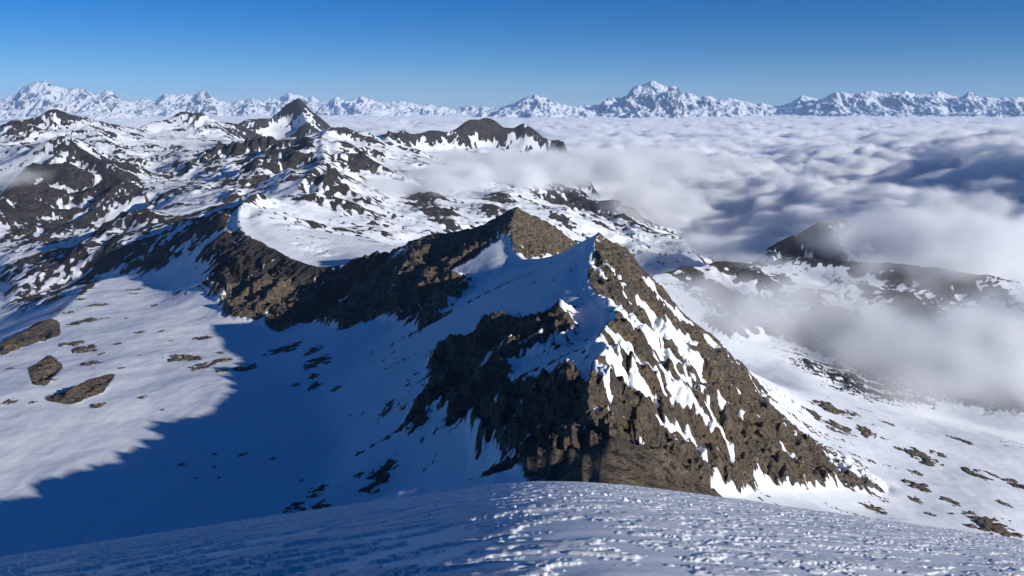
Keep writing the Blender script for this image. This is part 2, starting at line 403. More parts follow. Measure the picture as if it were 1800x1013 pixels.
# distant mountains
cover([(150,245),(400,245),(560,250),(500,300),(430,345),(330,350),(240,340),(180,280)], 0.56, 3600, 6600, 6)
cover([(0,229),(70,207),(100,192),(134,216),(228,232),(200,262),(140,262),(110,225),(60,250),(0,262)], 0.56, 5300, 6700)
cover([(0,232),(50,226),(70,235),(75,245),(0,262)], 0.3, 5000, 6300)
cover([(75,215),(90,225),(100,240),(120,236),(112,215),(98,208)], 0.95, 5300, 6200)
cover([(228,232),(319,198),(349,198),(403,231),(380,252),(340,240),(300,245),(260,240)], 0.5, 5900, 7700)
cover([(275,245),(340,243),(360,255),(300,262)], 0.95, 5600, 6900)
cover([(416,228),(433,212),(468,212),(470,222),(455,240),(440,248),(420,240)], 0.3, 6500, 8950)
cover([(468,214),(483,200),(523,172),(550,197),(580,222),(560,245),(500,240),(470,230)], 0.92, 7000, 9050, 0.8)
cover([(529,179),(550,197),(580,222),(570,227),(552,212),(539,194)], 0.0, 7800, 9050, 0.4)
cover([(485,225),(540,224),(570,233),(545,246),(505,240)], 0.2, 6500, 8400, 0.7)
cover([(380,278),(396,256),(420,262),(513,259),(500,286),(440,285),(400,284)], 0.22, 4800, 5400)
cover([(77,254),(111,242),(168,278),(228,321),(250,338),(228,352),(150,350),(100,330),(40,300)], 0.43, 3600, 4700)
cover([(0,335),(60,320),(105,345),(148,365),(130,400),(150,438),(110,455),(0,452)], 0.13, 3000, 4400, 6)
cover([(65,410),(72,395),(82,425),(60,425)], 0.9, 3000, 4000, 1)
cover([(150,375),(200,380),(190,420),(140,440)], 0.5, 3000, 4000, 4)
cover([(205,405),(255,377),(290,385),(330,383),(352,372),(360,385),(300,430),(230,485),(160,480),(110,460),(160,430)], 0.34, 2300, 3600, 4)
cover([(0,452),(150,440),(200,490),(120,545),(0,582)], 0.44, 2000, 3300, 5)
cover([(215,488),(300,432),(350,395),(420,364),(405,398),(345,425),(300,452),(250,486)], 0.22, 2200, 2900, 2)
cover([(345,388),(400,352),(436,318),(500,272),(565,236),(562,262),(490,305),(430,345),(385,375)], 0.42, 2700, 5200, 3)
cover([(560,262),(500,300),(455,330),(470,318),(540,280)], 0.2, 2900, 5200, 2)
cover([(448,340),(458,337),(466,358),(450,352)], 0.05, 2350, 2700, 1)
cover([(432,362),(520,345),(570,290),(640,340),(700,400),(650,440),(580,465),(490,430)], 0.66, 1850, 4600, 4)
cover([(550,330),(570,325),(640,380),(610,380)], 0.28, 2500, 4200, 3)
cover([(555,300),(590,280),(610,320),(585,320)], 0.4, 3200, 4600, 3)
cover([(585,226),(625,235),(660,245),(650,262),(610,255)], 0.62, 5000, 6200, 3)
cover([(668,244),(731,235),(738,256),(690,257)], 0.15, 5600, 6600, 2)
cover([(738,243),(755,226),(795,229),(832,208),(872,210),(901,221),(936,221),(977,246),(976,260),(860,264),(800,264),(766,284),(742,262)], 0.72, 5900, 7000, 1.5)
cover([(832,210),(870,211),(868,218),(838,220)], 0.95, 6300, 7000, 1)
cover([(617,296),(660,288),(715,301),(700,307),(640,305)], 0.08, 3900, 4900, 2)
cover([(700,350),(760,335),(800,395),(790,412),(750,385)], 0.2, 2500, 4800, 3)
cover([(850,345),(890,350),(900,375),(870,390),(830,380)], 0.35, 2800, 4900, 3)
cover([(930,330),(1010,335),(1070,350),(1130,400),(1140,420),(1060,395),(990,365)], 0.2, 3200, 5600, 4)
# right-hand ridge in the clouds
cover([(1150,480),(1260,459),(1345,462),(1480,452),(1650,468),(1735,482),(1795,527),(1700,525),(1600,525),(1540,510),(1480,520),(1440,512),(1380,505),(1300,500),(1220,492)], 0.4, 2250, 2800, 3)
cover([(1372,468),(1420,462),(1432,500),(1410,505)], 0.8, 2300, 2750, 2)
cover([(1480,495),(1560,460),(1580,475),(1530,515)], 0.62, 2300, 2750, 3)
cover([(1620,470),(1735,483),(1795,527),(1700,525),(1620,515)], 0.16, 2300, 2750, 3)
cover([(1400,410),(1440,392),(1485,386),(1500,400),(1440,430)], 0.3, 2800, 3500, 3)
cover([(1350,610),(1400,620),(1600,680),(1700,740),(1620,720),(1500,700),(1400,650)], 0.4, 1700, 2500, 4)
cover([(1250,540),(1330,580),(1300,600),(1240,570)], 0.35, 1700, 2500, 3)
cover([(1200,515),(1300,520),(1450,535),(1600,545),(1800,560),(1900,700),(1800,735),(1700,715),(1600,680),(1480,640),(1380,600),(1300,590),(1240,570)], 0.02, 1700, 2500, 5)
# the two-peaked ridge: dark wall, snow sheet, lit face
WALL = [(335,438),(345,420),(412,402),(480,441),(540,468),(600,472),(660,453),(735,421),(820,406),(870,386),(905,368),(893,398),(855,430),(832,450),(800,470),(772,482),(826,490),(830,508),(800,530),(765,561),(735,580),(700,560),(650,562),(600,582),(545,570),(485,585),(450,566),(400,562),(385,535),(360,500),(372,462)]
cover(WALL, 0.17, 1150, 2120, 2.2)
stripe([(590,545),(604,540),(612,532)], 8, 0.85, 1100, 2000, 1)
stripe([(508,445),(530,435),(545,430)], 0.1, 0.5, 1500, 1760, 1)
for ln in ([(330,540),(356,500),(372,470)], [(355,545),(380,505),(395,480)], [(372,560),(392,530),(402,510)]): stripe(ln, 9, 0.75, 1300, 2200, 1.5)
stripe([(460,575),(468,560),(474,545)], 8, 0.9, 1300, 2000, 1)
stripe([(685,462),(700,450),(720,440)], 12, 0.85, 1450, 1760, 1.5)
cover([(752,690),(755,625),(775,605),(840,590),(835,571),(869,558),(919,571),(970,548),(1012,533),(997,558),(1015,578),(1003,602),(963,625),(903,640),(900,690),(960,660),(1000,650),(1034,690),(1034,900),(960,900),(930,842),(900,800),(850,795),(830,760),(800,745),(745,720)], 0.2, 330, 1200, 2.5)
cover([(700,772),(715,745),(745,700),(770,690),(765,725),(735,758)], 0.12, 600, 1100, 2)
for ln in ([(925,690),(965,662),(1010,648)], [(925,660),(980,625),(1030,590)], [(905,640),(960,610),(1010,590)]): stripe(ln, 14, 0.7, 600, 1100, 2)
stripe([(985,830),(1010,815),(1030,800)], 8, 0.8, 430, 700, 1)
cover([(905,368),(950,388),(1008,428),(988,446),(950,453),(907,452),(902,420)], 0.10, 1400, 1690, 1.5)
stripe([(910,428),(922,436),(932,442)], 8, 0.9, 1400, 1690, 1)
FACE = [(1052,410),(1100,440),(1130,480),(1165,512),(1190,545),(1260,600),(1310,650),(1330,690),(1400,760),(1480,800),(1562,862),(1540,868),(1480,850),(1390,858),(1345,835),(1310,850),(1300,872),(1255,845),(1240,872),(1235,900),(1160,930),(1036,930),(1037,700),(1040,645),(1062,617),(1046,600),(1081,560),(1040,510),(1033,490)]
cover(FACE, 0.16, 330, 1290, 1.4)
cover_w([(15,280),(80,280),(125,420),(155,560),(172,660),(150,720),(60,620),(30,420)], 0.1, 1.2)
cover_w([(-40,420),(30,280),(40,420),(50,600),(20,620),(-10,560)], 0.1, 1.2)
EXTRA = []
_r = np.random.default_rng(8)
for _i in range(46):                           # thin couloirs down the sunlit face
    _a, _b = _r.uniform(0, 1), _r.uniform(0, 1); _x = 1050 + 130 * _a + 110 * _b; _y = 480 + 250 * _b + 110 * _a + _r.uniform(-30, 30)
    _l = _r.uniform(25, 75); EXTRA.append(([(_x, _y), (_x + 0.30 * _l, _y + 0.42 * _l), (_x + 0.62 * _l, _y + _l)], _r.uniform(4, 9)))
for ln, w in EXTRA + list((([(1036,466),(1046,480),(1060,500),(1070,515)], 14), ([(1048,522),(1075,540),(1100,570),(1125,598)], 15), ([(1048,600),(1070,625),(1090,655),(1120,685),(1158,718)], 24),
              ([(1060,590),(1080,605),(1110,640),(1150,675),(1185,705),(1205,725)], 20), ([(1118,538),(1140,558),(1160,585),(1190,620),(1225,660),(1255,708)], 22), ([(1135,507),(1160,535),(1195,565),(1230,590),(1280,618)], 18),
              ([(1190,590),(1205,620),(1228,650),(1232,668)], 22), ([(1150,580),(1175,590),(1200,598),(1222,615)], 20), ([(1125,600),(1160,640),(1190,668)], 12), ([(1045,655),(1062,690),(1080,735)], 13), ([(1135,725),(1165,745),(1205,775)], 15), ([(1060,720),(1075,735),(1078,745)],14),
              ([(1215,720),(1235,745),(1258,785)], 12), ([(1280,690),(1310,720),(1345,752)], 11), ([(1262,722),(1290,735),(1310,745)], 14), ([(1240,600),(1275,630),(1300,650)], 9), ([(1370,782),(1385,808),(1410,835)], 12), ([(1158,850),(1164,842),(1170,855)], 9), ([(1205,570),(1240,600),(1262,620)], 10))):
    stripe(ln, w * 0.6, 0.85, 430, 1290, 0.8)
cover([(1360,705),(1500,715),(1800,760),(1850,950),(1700,945),(1560,885),(1440,800)], 0.70, 700, 1900, 5, False)
# bench on the left
cover([(0,602),(70,566),(105,564),(108,588),(60,605),(0,628)], 0.16, 1000, 1900, 1.2, 0.5)
cover([(48,648),(90,622),(112,645),(85,680),(58,682)], 0.22, 900, 1600, 1.2, 0.5)
cover([(70,702),(110,690),(160,668),(207,655),(182,690),(130,712)], 0.14, 900, 1500, 1.0, 0.5)
cover([(148,503),(176,493),(140,525),(128,530)], 0.2, 1500, 2250, 1.5)
print('cover', time.time() - T0)

wX = Xg + 60 * gn2(Xg / 240, Yg / 240, 33); wY = Yg + 60 * gn2(Xg / 240 + 7, Yg / 240, 34)
FB = fbm2(Xg, Yg, 60, 5, 31, 0.6) * WN + fbm2(Xg, Yg, 150, 5, 41, 0.65) * (1 - WN)
calm = (0.15 + 0.85 * sstep(9, 24, SLOPE)) * WN + (0.65 + 0.35 * sstep(6, 20, SLOPE)) * (1 - WN)
AMP = 1.0 * WN + 1.85 * (1 - WN)
COVER = C + AMP * calm * (0.28 * STA + 0.30 * STB + 0.24 * STC + 0.20 * FB)
ROUGH = blur((1 - sstep(0.30, 0.72, CB + 0.15 * STA)).astype(np.float32), 1.5, 1.5)
# ------------------------------------------------------------------ relief
CELLf = CELL.astype(np.float32)
edge = 1 - 0.75 * SHB                      # keep the crests where they are
near = 2.0 * STC * WN + 13 * (fbm2(Xg, Yg, 110, 6, 51, 0.58, True, CELLf) - 0.5) + 8.0 * STA + 5.0 * STB
dip = Z0 + 0.45 * Xg + 0.25 * Yg + 9 * fbm2(Xg, Yg, 70, 3, 57)
near = near + 2.4 * np.abs(((dip / 15.0) % 1.0) * 2 - 1) + 1.1 * np.abs(((dip / 6.3 + 0.3) % 1.0) * 2 - 1)
near_sn = 5.0 * fbm2(Xg, Yg, 210, 5, 71, 0.45)
D = WN * edge * (ROUGH * near * 0.9 + (1 - ROUGH) * near_sn)
mid = 95 * (fbm2(wX, wY, 720, 7, 61, 0.56, True, CELLf) - 0.5) + 20 * STA + 10 * STB
D = D + (1 - WN) * edge * (0.45 + 0.55 * sstep(6, 20, SLOPE)) * (0.45 + 0.55 * ROUGH) * (0.35 + 0.65 * sstep(2300, 4200, Yg)) * mid
D = D + SHB * ROUGH * (5.0 * fbm2(Xg, Yg, 26, 4, 91, 0.6, True, CELLf) * WN + (30 * (fbm2(Xg, Yg, 210, 3, 95, 0.6, True) - 0.3) + 38 * (fbm2(Xg, Yg * 0.4, 95, 3, 97, 0.6, True) - 0.3)) * (1 - WN) * sstep(4200, 5200, Yg) * sstep(9600, 7900, Yg))
Z = (Z0 + D * sstep(60, 300, Yg)).astype(np.float32)
NRM = grid_normals(Xg, Yg, Z)
SL2 = np.degrees(np.arccos(np.clip(blur(NRM[..., 2], 1.5, 1.5), -1, 1)))
CURV = (blur(Z, 5, 5) - Z) / (CELLf * 3)   # snow lies in hollows, rock stands proud
COVER = COVER + np.clip(CURV, -0.6, 0.6) * (0.22 * WN + 0.75 * (1 - WN)) - (1 - WN) * 0.20 * (sstep(24, 46, SL2) - 0.25)
print('relief', time.time() - T0)
# ------------------------------------------------------------------ each mountain its own object
SEEDS = [  # (name, label, category, kind, material, [(u-source px, metres ahead)...])
    ('mountain_ridge', 'sharp snow-streaked rock ridge, one flank shaded, the other sunlit brown', 'mountain', None, M_NEAR, [(1037,500),(1040,650),(1055,800),(1060,1000),(1052,1150),(1120,1000),(1180,900),(1260,1100),(1330,1150),(930,700),(900,900),(880,1050),(960,1250),(1150,700)]),
    ('mountain_ridge', 'dark cliffed ridge wall with a blocky brown summit above the shaded snow basin', 'mountain', None, M_NEAR, [(910,1620),(800,1580),(700,1520),(600,1530),(500,1560),(420,1650),(880,1480),(980,1640)]),
    ('snow_basin', 'snow-filled basin half covered by a long mountain shadow', 'snow field', 'structure', M_NEAR, [(300,1000),(100,900),(500,900),(300,1300),(150,1500),(600,1150),(0,750),(650,780),(300,1600),(-100,1000),(420,1400),(700,450),(500,300)]),
    ('snow_slope', 'sunlit snow slope with grey rock patches below the brown rock face', 'snow field', 'structure', M_NEAR, [(1500,900),(1400,800),(1700,1100),(1600,1350),(1450,1450),(1800,1500),(1300,720),(1250,350),(1700,600),(1850,1200)]),
    ('snow_ridge', 'smooth white snow crest curving up to a small brown rock knob', 'mountain', None, M_MID, [(424,1950),(470,2250),(500,2600),(530,3000),(560,2200),(600,2500),(560,3700),(620,3200),(330,2050),(420,2500),(680,3000),(580,1800)]),
    ('mountain_peak', 'craggy dark rock peak with flat snow cap rising out of the cloud band', 'mountain', None, M_MID, [(850,6900),(780,6700),(940,6800),(860,6400),(830,7300),(940,7300)]),
    ('mountain_peak', 'broad white snow shoulder with rocky rim beside the craggy dark peak', 'mountain', None, M_MID, [(600,5600),(650,5900),(700,6200),(580,5000),(640,5000),(560,4500),(650,4300),(720,5300),(620,7000)]),
    ('mountain_peak', 'steep pyramid peak with snowy face and bare grey right edge', 'mountain', None, M_MID, [(523,9000),(500,8600),(550,8600),(450,8800),(520,7800),(440,7600),(520,10500)]),
    ('mountain_peak', 'double-topped rock and snow peak between the pyramid and the left snowy peak', 'mountain', None, M_MID, [(335,7500),(280,7000),(380,7300),(330,6700),(390,6700),(330,9000)]),
    ('mountain_peak', 'pointed snowy peak with rocky shoulders above the dark spur and its small cloud', 'mountain', None, M_MID, [(100,6200),(30,5900),(160,6200),(60,5500),(150,5600),(100,8000)]),
    ('mountain_spur', 'dark rocky spur streaked with snow above bare brown slopes', 'mountain', None, M_MID, [(111,4500),(60,4300),(180,4200),(100,3800),(20,3700),(160,3600),(60,3400),(-60,4000),(230,4000)]),
    ('snow_plateau', 'rolling snow plateau dotted with small dark rocks below the double-topped peak', 'snow field', 'structure', M_MID, [(300,5000),(300,4300),(260,5700),(370,4700),(380,5700),(340,3800)]),
    ('rock_cliff', 'long dark rock cliff standing across the snow plateau', 'cliff', None, M_MID, [(400,5200),(440,5150),(490,5200)]),
    ('valley_terrain', 'brown valley with snow patches beyond the edge of the snow basin', 'valley', 'structure', M_MID, [(150,2700),(60,2500),(240,3000),(300,2800),(0,2900),(300,3300),(100,2100),(350,3400),(-150,2500),(220,2250)]),
    ('valley_terrain', 'snowy valley slopes with dark rock bands under the long cloud band', 'valley', 'structure', M_MID, [(800,3000),(900,3600),(1000,3500),(850,4500),(1000,5000),(1120,4500),(750,2500),(900,2300),(1020,2600),(800,1900),(950,5900)]),
    ('mountain_ridge', 'low brown ridge with snow gullies half hidden in mist', 'mountain', None, M_MID, [(1200,2450),(1300,2550),(1450,2600),(1600,2600),(1750,2500),(1450,2450),(1700,2350),(1900,2400)]),
    ('mountain_peak', 'dark slanting summit poking out of the cloud behind the low brown ridge', 'mountain', None, M_MID, [(1470,3350),(1380,3100),(1560,3400)]),
    ('valley_terrain', 'misty right-hand valley with pale snow chutes', 'valley', 'structure', M_MID, [(1350,2000),(1500,2050),(1650,1950),(1250,2000),(1800,1900),(1200,1700),(1100,1900),(1900,1700)]),
    ('valley_floor', 'low ground buried under the sea of clouds', 'valley', 'structure', M_MID, [(1200,6000),(1500,4500),(1700,3500),(1300,3800),(1500,8000),(1100,9000),(800,9500),(1000,12000),(1700,12000),(500,12500),(200,11000),(0,9500),(1800,7000),(650,8500),(1900,5000)]),
]
def rock_and_snow(name, f, V, NV, CV, mat):
    """a mountain: an Empty at its foot with its bare rock and its snow as parts"""
    p = V[np.unique(f)]; base = np.array([p[:, 0].mean(), p[:, 1].mean(), p[:, 2].min()])
    e = bpy.data.objects.new(name, None); COL.objects.link(e); e.location = base
    fc = CV[f].mean(1)
    for nm, m in (('bare_rock', fc < 0.5), ('snow_cover', fc >= 0.5)):
        if not m.any(): continue
        ids, inv = np.unique(f[m], return_inverse=True)
        c = link_mesh(nm, V[ids] - base, inv.reshape(-1, 4), mat, {'cover': CV[ids]}, True, NV[ids]); c.parent = e; c['kind'] = 'stuff'
    return e
su = []; sy = []; si = []
for i, s in enumerate(SEEDS):
    for px, y in s[5]:
        su.append((px - CX) / FOC / 0.985); sy.append(math.log(y)); si.append(i)
su, sy, si = np.array(su), np.array(sy), np.array(si)
RID = np.zeros((NR, NC), np.int8); best = np.full((NR, NC), 1e9, np.float32)
wob = 0.012 * gn2(U * 30, LY * 30, 5)
for a, b, i in zip(su, sy, si):
    d = (U - a + wob) ** 2 + ((LY - b) * 0.75 + wob) ** 2
    m = d < best; best[m] = d[m]; RID[m] = i
F = grid_faces(NR, NC); FR = RID[:-1, :-1].ravel()
V = np.stack([Xg, Yg, Z], -1).reshape(-1, 3).astype(np.float32)
NV = NRM.reshape(-1, 3).astype(np.float32); CV = COVER.ravel()
for i, s in enumerate(SEEDS):
    f = F[FR == i]
    if len(f) == 0: continue
    if s[3] == 'structure':
        ids, inv = np.unique(f, return_inverse=True)
        ob = link_mesh(s[0], V[ids], inv.reshape(-1, 4), s[4], {'cover': CV[ids]}, True, NV[ids])
    else:
        ob = rock_and_snow(s[0], f, V, NV, CV, s[4])
    tag(ob, s[1], s[2], None, s[3])
print('terrain', time.time() - T0)

# ------------------------------------------------------------------ bare rock outcrops standing out of the snow
def zat(x, y):
    c = np.clip((x / y + ULIM) / (2 * ULIM) * (NC - 1), 0, NC - 1.001); r = np.clip(np.interp(np.log(y), lys, np.arange(NR)), 0, NR - 1.001)
    ci, ri = c.astype(int), r.astype(int); fc, fr = c - ci, r - ri
    return (Z[ri, ci] * (1 - fc) + Z[ri, ci + 1] * fc) * (1 - fr) + (Z[ri + 1, ci] * (1 - fc) + Z[ri + 1, ci + 1] * fc) * fr
OC_SUN = [(171,537,28),(235,500,18),(238,517,9),(228,516,7),(121,550,15),(104,547,17),(143,527,15),(272,538,10),(312,516,11),(245,585,14),(285,583,9),(356,595,26),(160,563,26),(135,569,20),(208,605,13),(151,616,36),(178,623,9),(158,639,28),(176,638,9),(125,606,34),(245,625,6),(213,648,9),(18,648,13),(17,707,17),(57,709,9),(171,715,22),(285,722,7),(250,700,11),(190,560,8),(222,560,7),(92,668,14),(300,600,7)]
OC_SHADE = [(322,632,44),(345,632,22),(356,645,30),(391,635,26),(389,652,20),(430,648,28),(500,615,46),(388,621,12),(550,618,24),(557,635,34),(552,662,15),(520,678,13),(554,680,20),(590,685,15),(320,818,13),(377,800,9),(425,800,11),(377,822,7),(385,840,6),(345,841,6),(480,807,9),(520,895,30),(560,893,34),(557,865,28),(667,842,40),(630,837,14),(530,846,7),(677,725,20),(685,710,16),(575,640,12),(540,650,10)]
OC_RIGHT = [(1460,720,54),(1475,755,44),(1620,805,46),(1617,857,50),(1610,880,20),(1535,895,34),(1635,905,16),(1670,882,26),(1715,835,34),(1785,852,40),(1765,887,20),(1735,925,84),(1400,822,18),(1415,850,13),(1325,852,18),(1430,730,28),(1520,760,28),(1610,832,20),(1745,835,18),(1580,790,16),(1650,800,24),(1690,775,26),(1560,745,22),(1500,730,18)]
def outcrop(px, py, w, label, group, seed):
    u, l = hit(px, py, 430, 2000, Z); y0 = math.exp(l); x0 = u * y0
    rx = 0.5 * w * y0 / FOC * 1.12; ry = rx * (0.8 + 0.9 * ((seed * 37 % 100) / 100)); n = 31
    g = np.linspace(-1.35, 1.35, n); A, B = np.meshgrid(g, g)
    rot = 0.5 * math.sin(seed * 1.7); c, sn = math.cos(rot), math.sin(rot)
    x = x0 + (A * c * rx - B * sn * ry); y = y0 + (A * sn * rx + B * c * ry)
    q = A * A + B * B + 1.9 * fbm2(A * 1.0 + seed * 3.1, B * 1.2, 0.85, 4, seed, 0.62)
    h = 0.11 * rx * np.clip(1 - q, -1.2, 0.8) * (1 + 0.5 * fbm2(A, B, 0.5, 3, seed + 3, 0.6, True))
    z = zat(x, y) + h - 0.02 * rx
    cov = np.clip(0.12 + 0.3 * gn2(A * 2, B * 2, seed + 8) + 0.25 * sstep(0.5, 1.0, q), 0, 0.6)
    o = link_mesh('rock_outcrop', np.stack([x - x0, y - y0, z - z[n // 2, n // 2]], -1).reshape(-1, 3), grid_faces(n, n), M_NEAR, {'cover': cov.ravel()})
    o.location = (x0, y0, float(z[n // 2, n // 2])); tag(o, label, 'rock', group)
for i, p in enumerate(OC_SUN): outcrop(*p, 'brown rock outcrop in the sunlit snow of the basin', 'rock outcrops in the sunlit basin snow', 500 + i)
for i, p in enumerate(OC_SHADE): outcrop(*p, 'dark rock outcrop in the blue shaded snow of the basin', 'rock outcrops in the shaded basin snow', 600 + i)
for i, p in enumerate(OC_RIGHT): outcrop(*p, 'grey-brown rock outcrop in the sunlit slope below the brown rock face', 'rock outcrops on the sunlit snow slope', 700 + i)

# ------------------------------------------------------------------ the far mountain chain
def far_massif(label, crest, Yc, seed, snow=0.78, depth=3200, rows=70):
    a = np.array(crest, float); u, k = uk(a[:, 0], a[:, 1])
    du = 0.0011; cu = np.arange(u[0] - 0.035, u[-1] + 0.035, du); nc = len(cu)
    zc = np.interp(cu, u, k) * Yc
    base = -1150.0
    endf = sstep(-0.035, 0.0, cu - u[0]) * sstep(-0.035, 0.0, u[-1] - cu)
    zc = base + (zc - base) * endf
    t = np.concatenate([np.linspace(-1.9, 0, rows), np.linspace(0, 1.2, rows // 3)[1:]])
    yy = Yc + t * depth
    UU, YY = np.meshgrid(cu, yy); XX = UU * YY; TT = np.abs(t)[:, None]
    zs = np.stack([np.interp(np.clip(cu + (0.02 * gn2(cu * 0 + ti * 3, cu * 40, seed)) * abs(ti), cu[0], cu[-1]), cu, zc) for ti in t])
    wxf = XX + 350 * gn2(XX / 1700, YY / 1700, seed + 4); wyf = YY + 350 * gn2(XX / 1700 + 5, YY / 1700, seed + 6)
    sp = fbm2(wxf + 0.25 * wyf, wyf * 0.42, 2300, 7, seed, 0.55, True)
    fall = np.exp(-1.25 * TT) * (1 - 0.15 * TT)
    z = base + (zs - base) * fall + (zs - base) / 2000 * sp * 420 * np.clip(TT * 2.2, 0.10, 1) * np.exp(-0.5 * TT)
    z += fbm2(wxf - 0.2 * wyf, wyf * 0.45, 800, 4, seed + 9, 0.55, True) * 75 * (0.55 + 0.45 * np.clip(TT * 3, 0, 1)) * endf
    z += fbm2(XX, YY * 0.3, 420, 3, seed + 19, 0.6, True) * 34 * endf
    gxz = np.gradient(z, axis=1) / (du * Yc); gyz = np.gradient(z, axis=0) / np.gradient(yy)[:, None]
    sl = np.degrees(np.arctan(np.hypot(gxz, gyz)))
    cov = snow + 0.24 - 0.62 * sstep(30, 54, sl) + 0.13 * fbm2(wxf, wyf * 0.5, 700, 5, seed + 3, 0.5) - 0.08 * sp
    ob = rock_and_snow('mountain_massif', grid_faces(len(yy), nc), np.stack([XX, YY, z], -1).reshape(-1, 3), grid_normals(XX, YY, z).reshape(-1, 3), cov.ravel(), M_FAR)
    tag(ob, label, 'mountain', 'far snowy mountain chain')
far_massif('large rounded white dome massif, highest of the far chain, above the pointed snowy peak', [(-120,190),(-60,182),(0,177),(15,171),(30,169),(36,160),(50,153),(65,149),(78,147),(88,152),(105,158),(120,161),(135,159),(145,158),(155,163),(165,169),(178,168),(188,163),(200,167),(213,178),(228,182)], 40000, 101, 0.8)
far_massif('jagged far massif with a sharp tooth summit behind the double-topped peak', [(225,183),(245,178),(258,177),(272,181),(288,170),(300,169),(312,170),(325,168),(340,172),(350,166),(360,162),(370,172),(385,182),(405,184),(420,179),(430,181),(442,176),(455,180)], 43000, 111, 0.74)
far_massif('far white needle group just behind the tip of the pyramid', [(440,182),(460,180),(473,176),(490,179),(497,170),(508,166),(518,171),(527,170),(540,176),(548,172),(560,181)], 45000, 121, 0.78)
far_massif('far row of small white pointed summits over the narrow cloud strip', [(545,184),(565,182),(580,179),(593,173),(605,180),(622,178),(635,171),(648,178),(665,182),(690,182),(700,181),(718,184),(735,188),(750,186),(765,191),(778,190),(800,195),(815,190),(830,189),(848,190),(862,192),(880,196)], 44000, 131, 0.8)
far_massif('lone white triangular far peak above the craggy dark peak', [(855,198),(875,192),(895,188),(910,182),(925,174),(940,170),(950,173),(962,177),(972,184),(985,186),(1000,190),(1012,192),(1030,196)], 39000, 141, 0.72)
far_massif('big broken far massif with a blocky blue and white summit above the cloud sea', [(1005,196),(1018,189),(1035,189),(1055,187),(1068,176),(1078,173),(1090,176),(1102,171),(1112,159),(1122,154),(1130,154),(1140,149),(1148,147),(1158,151),(1166,156),(1174,157),(1185,154),(1192,160),(1198,168),(1208,167),(1215,168),(1228,174),(1248,172),(1260,178),(1280,177),(1290,177),(1305,180),(1320,184),(1335,190)], 41000, 151, 0.62)
far_massif('low jagged far ridge between the blocky massif and the glaciers', [(1310,186),(1325,187),(1338,184),(1352,189),(1370,190),(1385,185),(1402,176),(1410,171),(1425,175),(1440,180)], 45000, 161, 0.72)
far_massif('wide glaciated far massif of rounded white domes and blue shaded cliffs', [(1425,184),(1440,179),(1455,172),(1472,164),(1485,166),(1500,169),(1518,165),(1532,163),(1545,166),(1560,167),(1575,165),(1592,164),(1608,169),(1622,168),(1635,166),(1648,164),(1660,168),(1672,172),(1685,174),(1695,172)], 43000, 171, 0.66)
far_massif('dark blue far ridge with a square top at the end of the chain', [(1680,176),(1692,173),(1702,166),(1712,166),(1722,174),(1735,174),(1750,176),(1770,175),(1790,174),(1810,176),(1840,172),(1880,178)], 42000, 181, 0.52)
print('far', time.time() - T0)
# ------------------------------------------------------------------ foreground snow dome
def snow_material():
    k = NT('wind_crusted_snow')
    geo = k.n('ShaderNodeNewGeometry'); p = geo.outputs['Position']
    pa = k.n('ShaderNodeAttribute', attribute_name='patch').outputs['Fac']
    mp = k.n('ShaderNodeMapping'); mp.inputs['Rotation'].default_value = (0, 0, -0.45); mp.inputs['Scale'].default_value = (0.55, 1, 1); k.l(p, mp.inputs['Vector']); q = mp.outputs[0]
    h = k.math('ADD', k.math('MULTIPLY', k.noise(q, 9.0, 5, 0.65), 0.10), k.math('MULTIPLY', k.noise(p, 40.0, 3, 0.6), 0.012))
    h = k.math('MULTIPLY', h, k.math('ADD', k.math('MULTIPLY', pa, 0.9), 0.12))
    b = k.n('ShaderNodeBump'); b.inputs['Strength'].default_value = 1.0; b.inputs['Distance'].default_value = 1.0; k.l(h, b.inputs['Height'])
    bs = k.n('ShaderNodeBsdfPrincipled')
    k.l(k.mix(k.noise(p, 1.3, 3), (0.80, 0.83, 0.87), (0.87, 0.88, 0.90)), bs.inputs['Base Color'])
    bs.inputs['Roughness'].default_value = 0.55; bs.inputs['Specular IOR Level'].default_value = 0.25
    k.l(b.outputs[0], bs.inputs['Normal']); k.l(bs.outputs[0], k.out.inputs['Surface'])
    return k.m
M_SNOW = snow_material()
EDGE = np.array([(-300,1035),(0,981),(200,952),(400,921),(500,905),(600,891),(700,879),(800,861),(870,850),(930,846),(980,845),(1050,848),(1100,853),(1200,865),(1300,879),(1400,893),(1500,907),(1600,921),(1700,935),(1800,949),(2100,995)], float)
eu, ek = uk(EDGE[:, 0], EDGE[:, 1])
EYE, YSTAR = 1.6, 40.0
def dome(u, y):
    a = -np.interp(u, eu, ek) - 2 * EYE / YSTAR
    return -(EYE + a * y + EYE / YSTAR ** 2 * y * y)
fnc, fnr = 900, 400
fu = np.concatenate([np.linspace(-2.2, -0.8, 81)[:-1], np.linspace(-0.8, 0.8, 740), np.linspace(0.8, 2.2, 81)[1:]]); fy = np.exp(np.linspace(math.log(0.9), math.log(62), fnr))
FU, FY = np.meshgrid(fu, fy); FX = FU * FY
eks = blur(np.broadcast_to(np.interp(fu, eu, ek), (4, fnc)).copy(), 0, 22)[0]
FZ = -(EYE + (-eks - 2 * EYE / YSTAR) * FY + EYE / YSTAR ** 2 * FY * FY)
def wind(x, y, ang):
    c, s = math.cos(ang), math.sin(ang); return x * c + y * s, -x * s + y * c
wx, wy = wind(FX, FY, 0.45)
wx = wx + 0.35 * gn2(FX * 0.7, FY * 0.7, 3); wy = wy + 0.35 * gn2(FX * 0.7 + 9, FY * 0.7, 4)
fcell = np.maximum(FY * (1.6 / 740), np.gradient(fy)[:, None]).astype(np.float32)
big = fbm2(wx / 2.6, wy, 2.6, 3, 201)
pn = fbm2(wx / 2.4, wy, 0.75, 5, 211, 0.62) + 0.5 * big
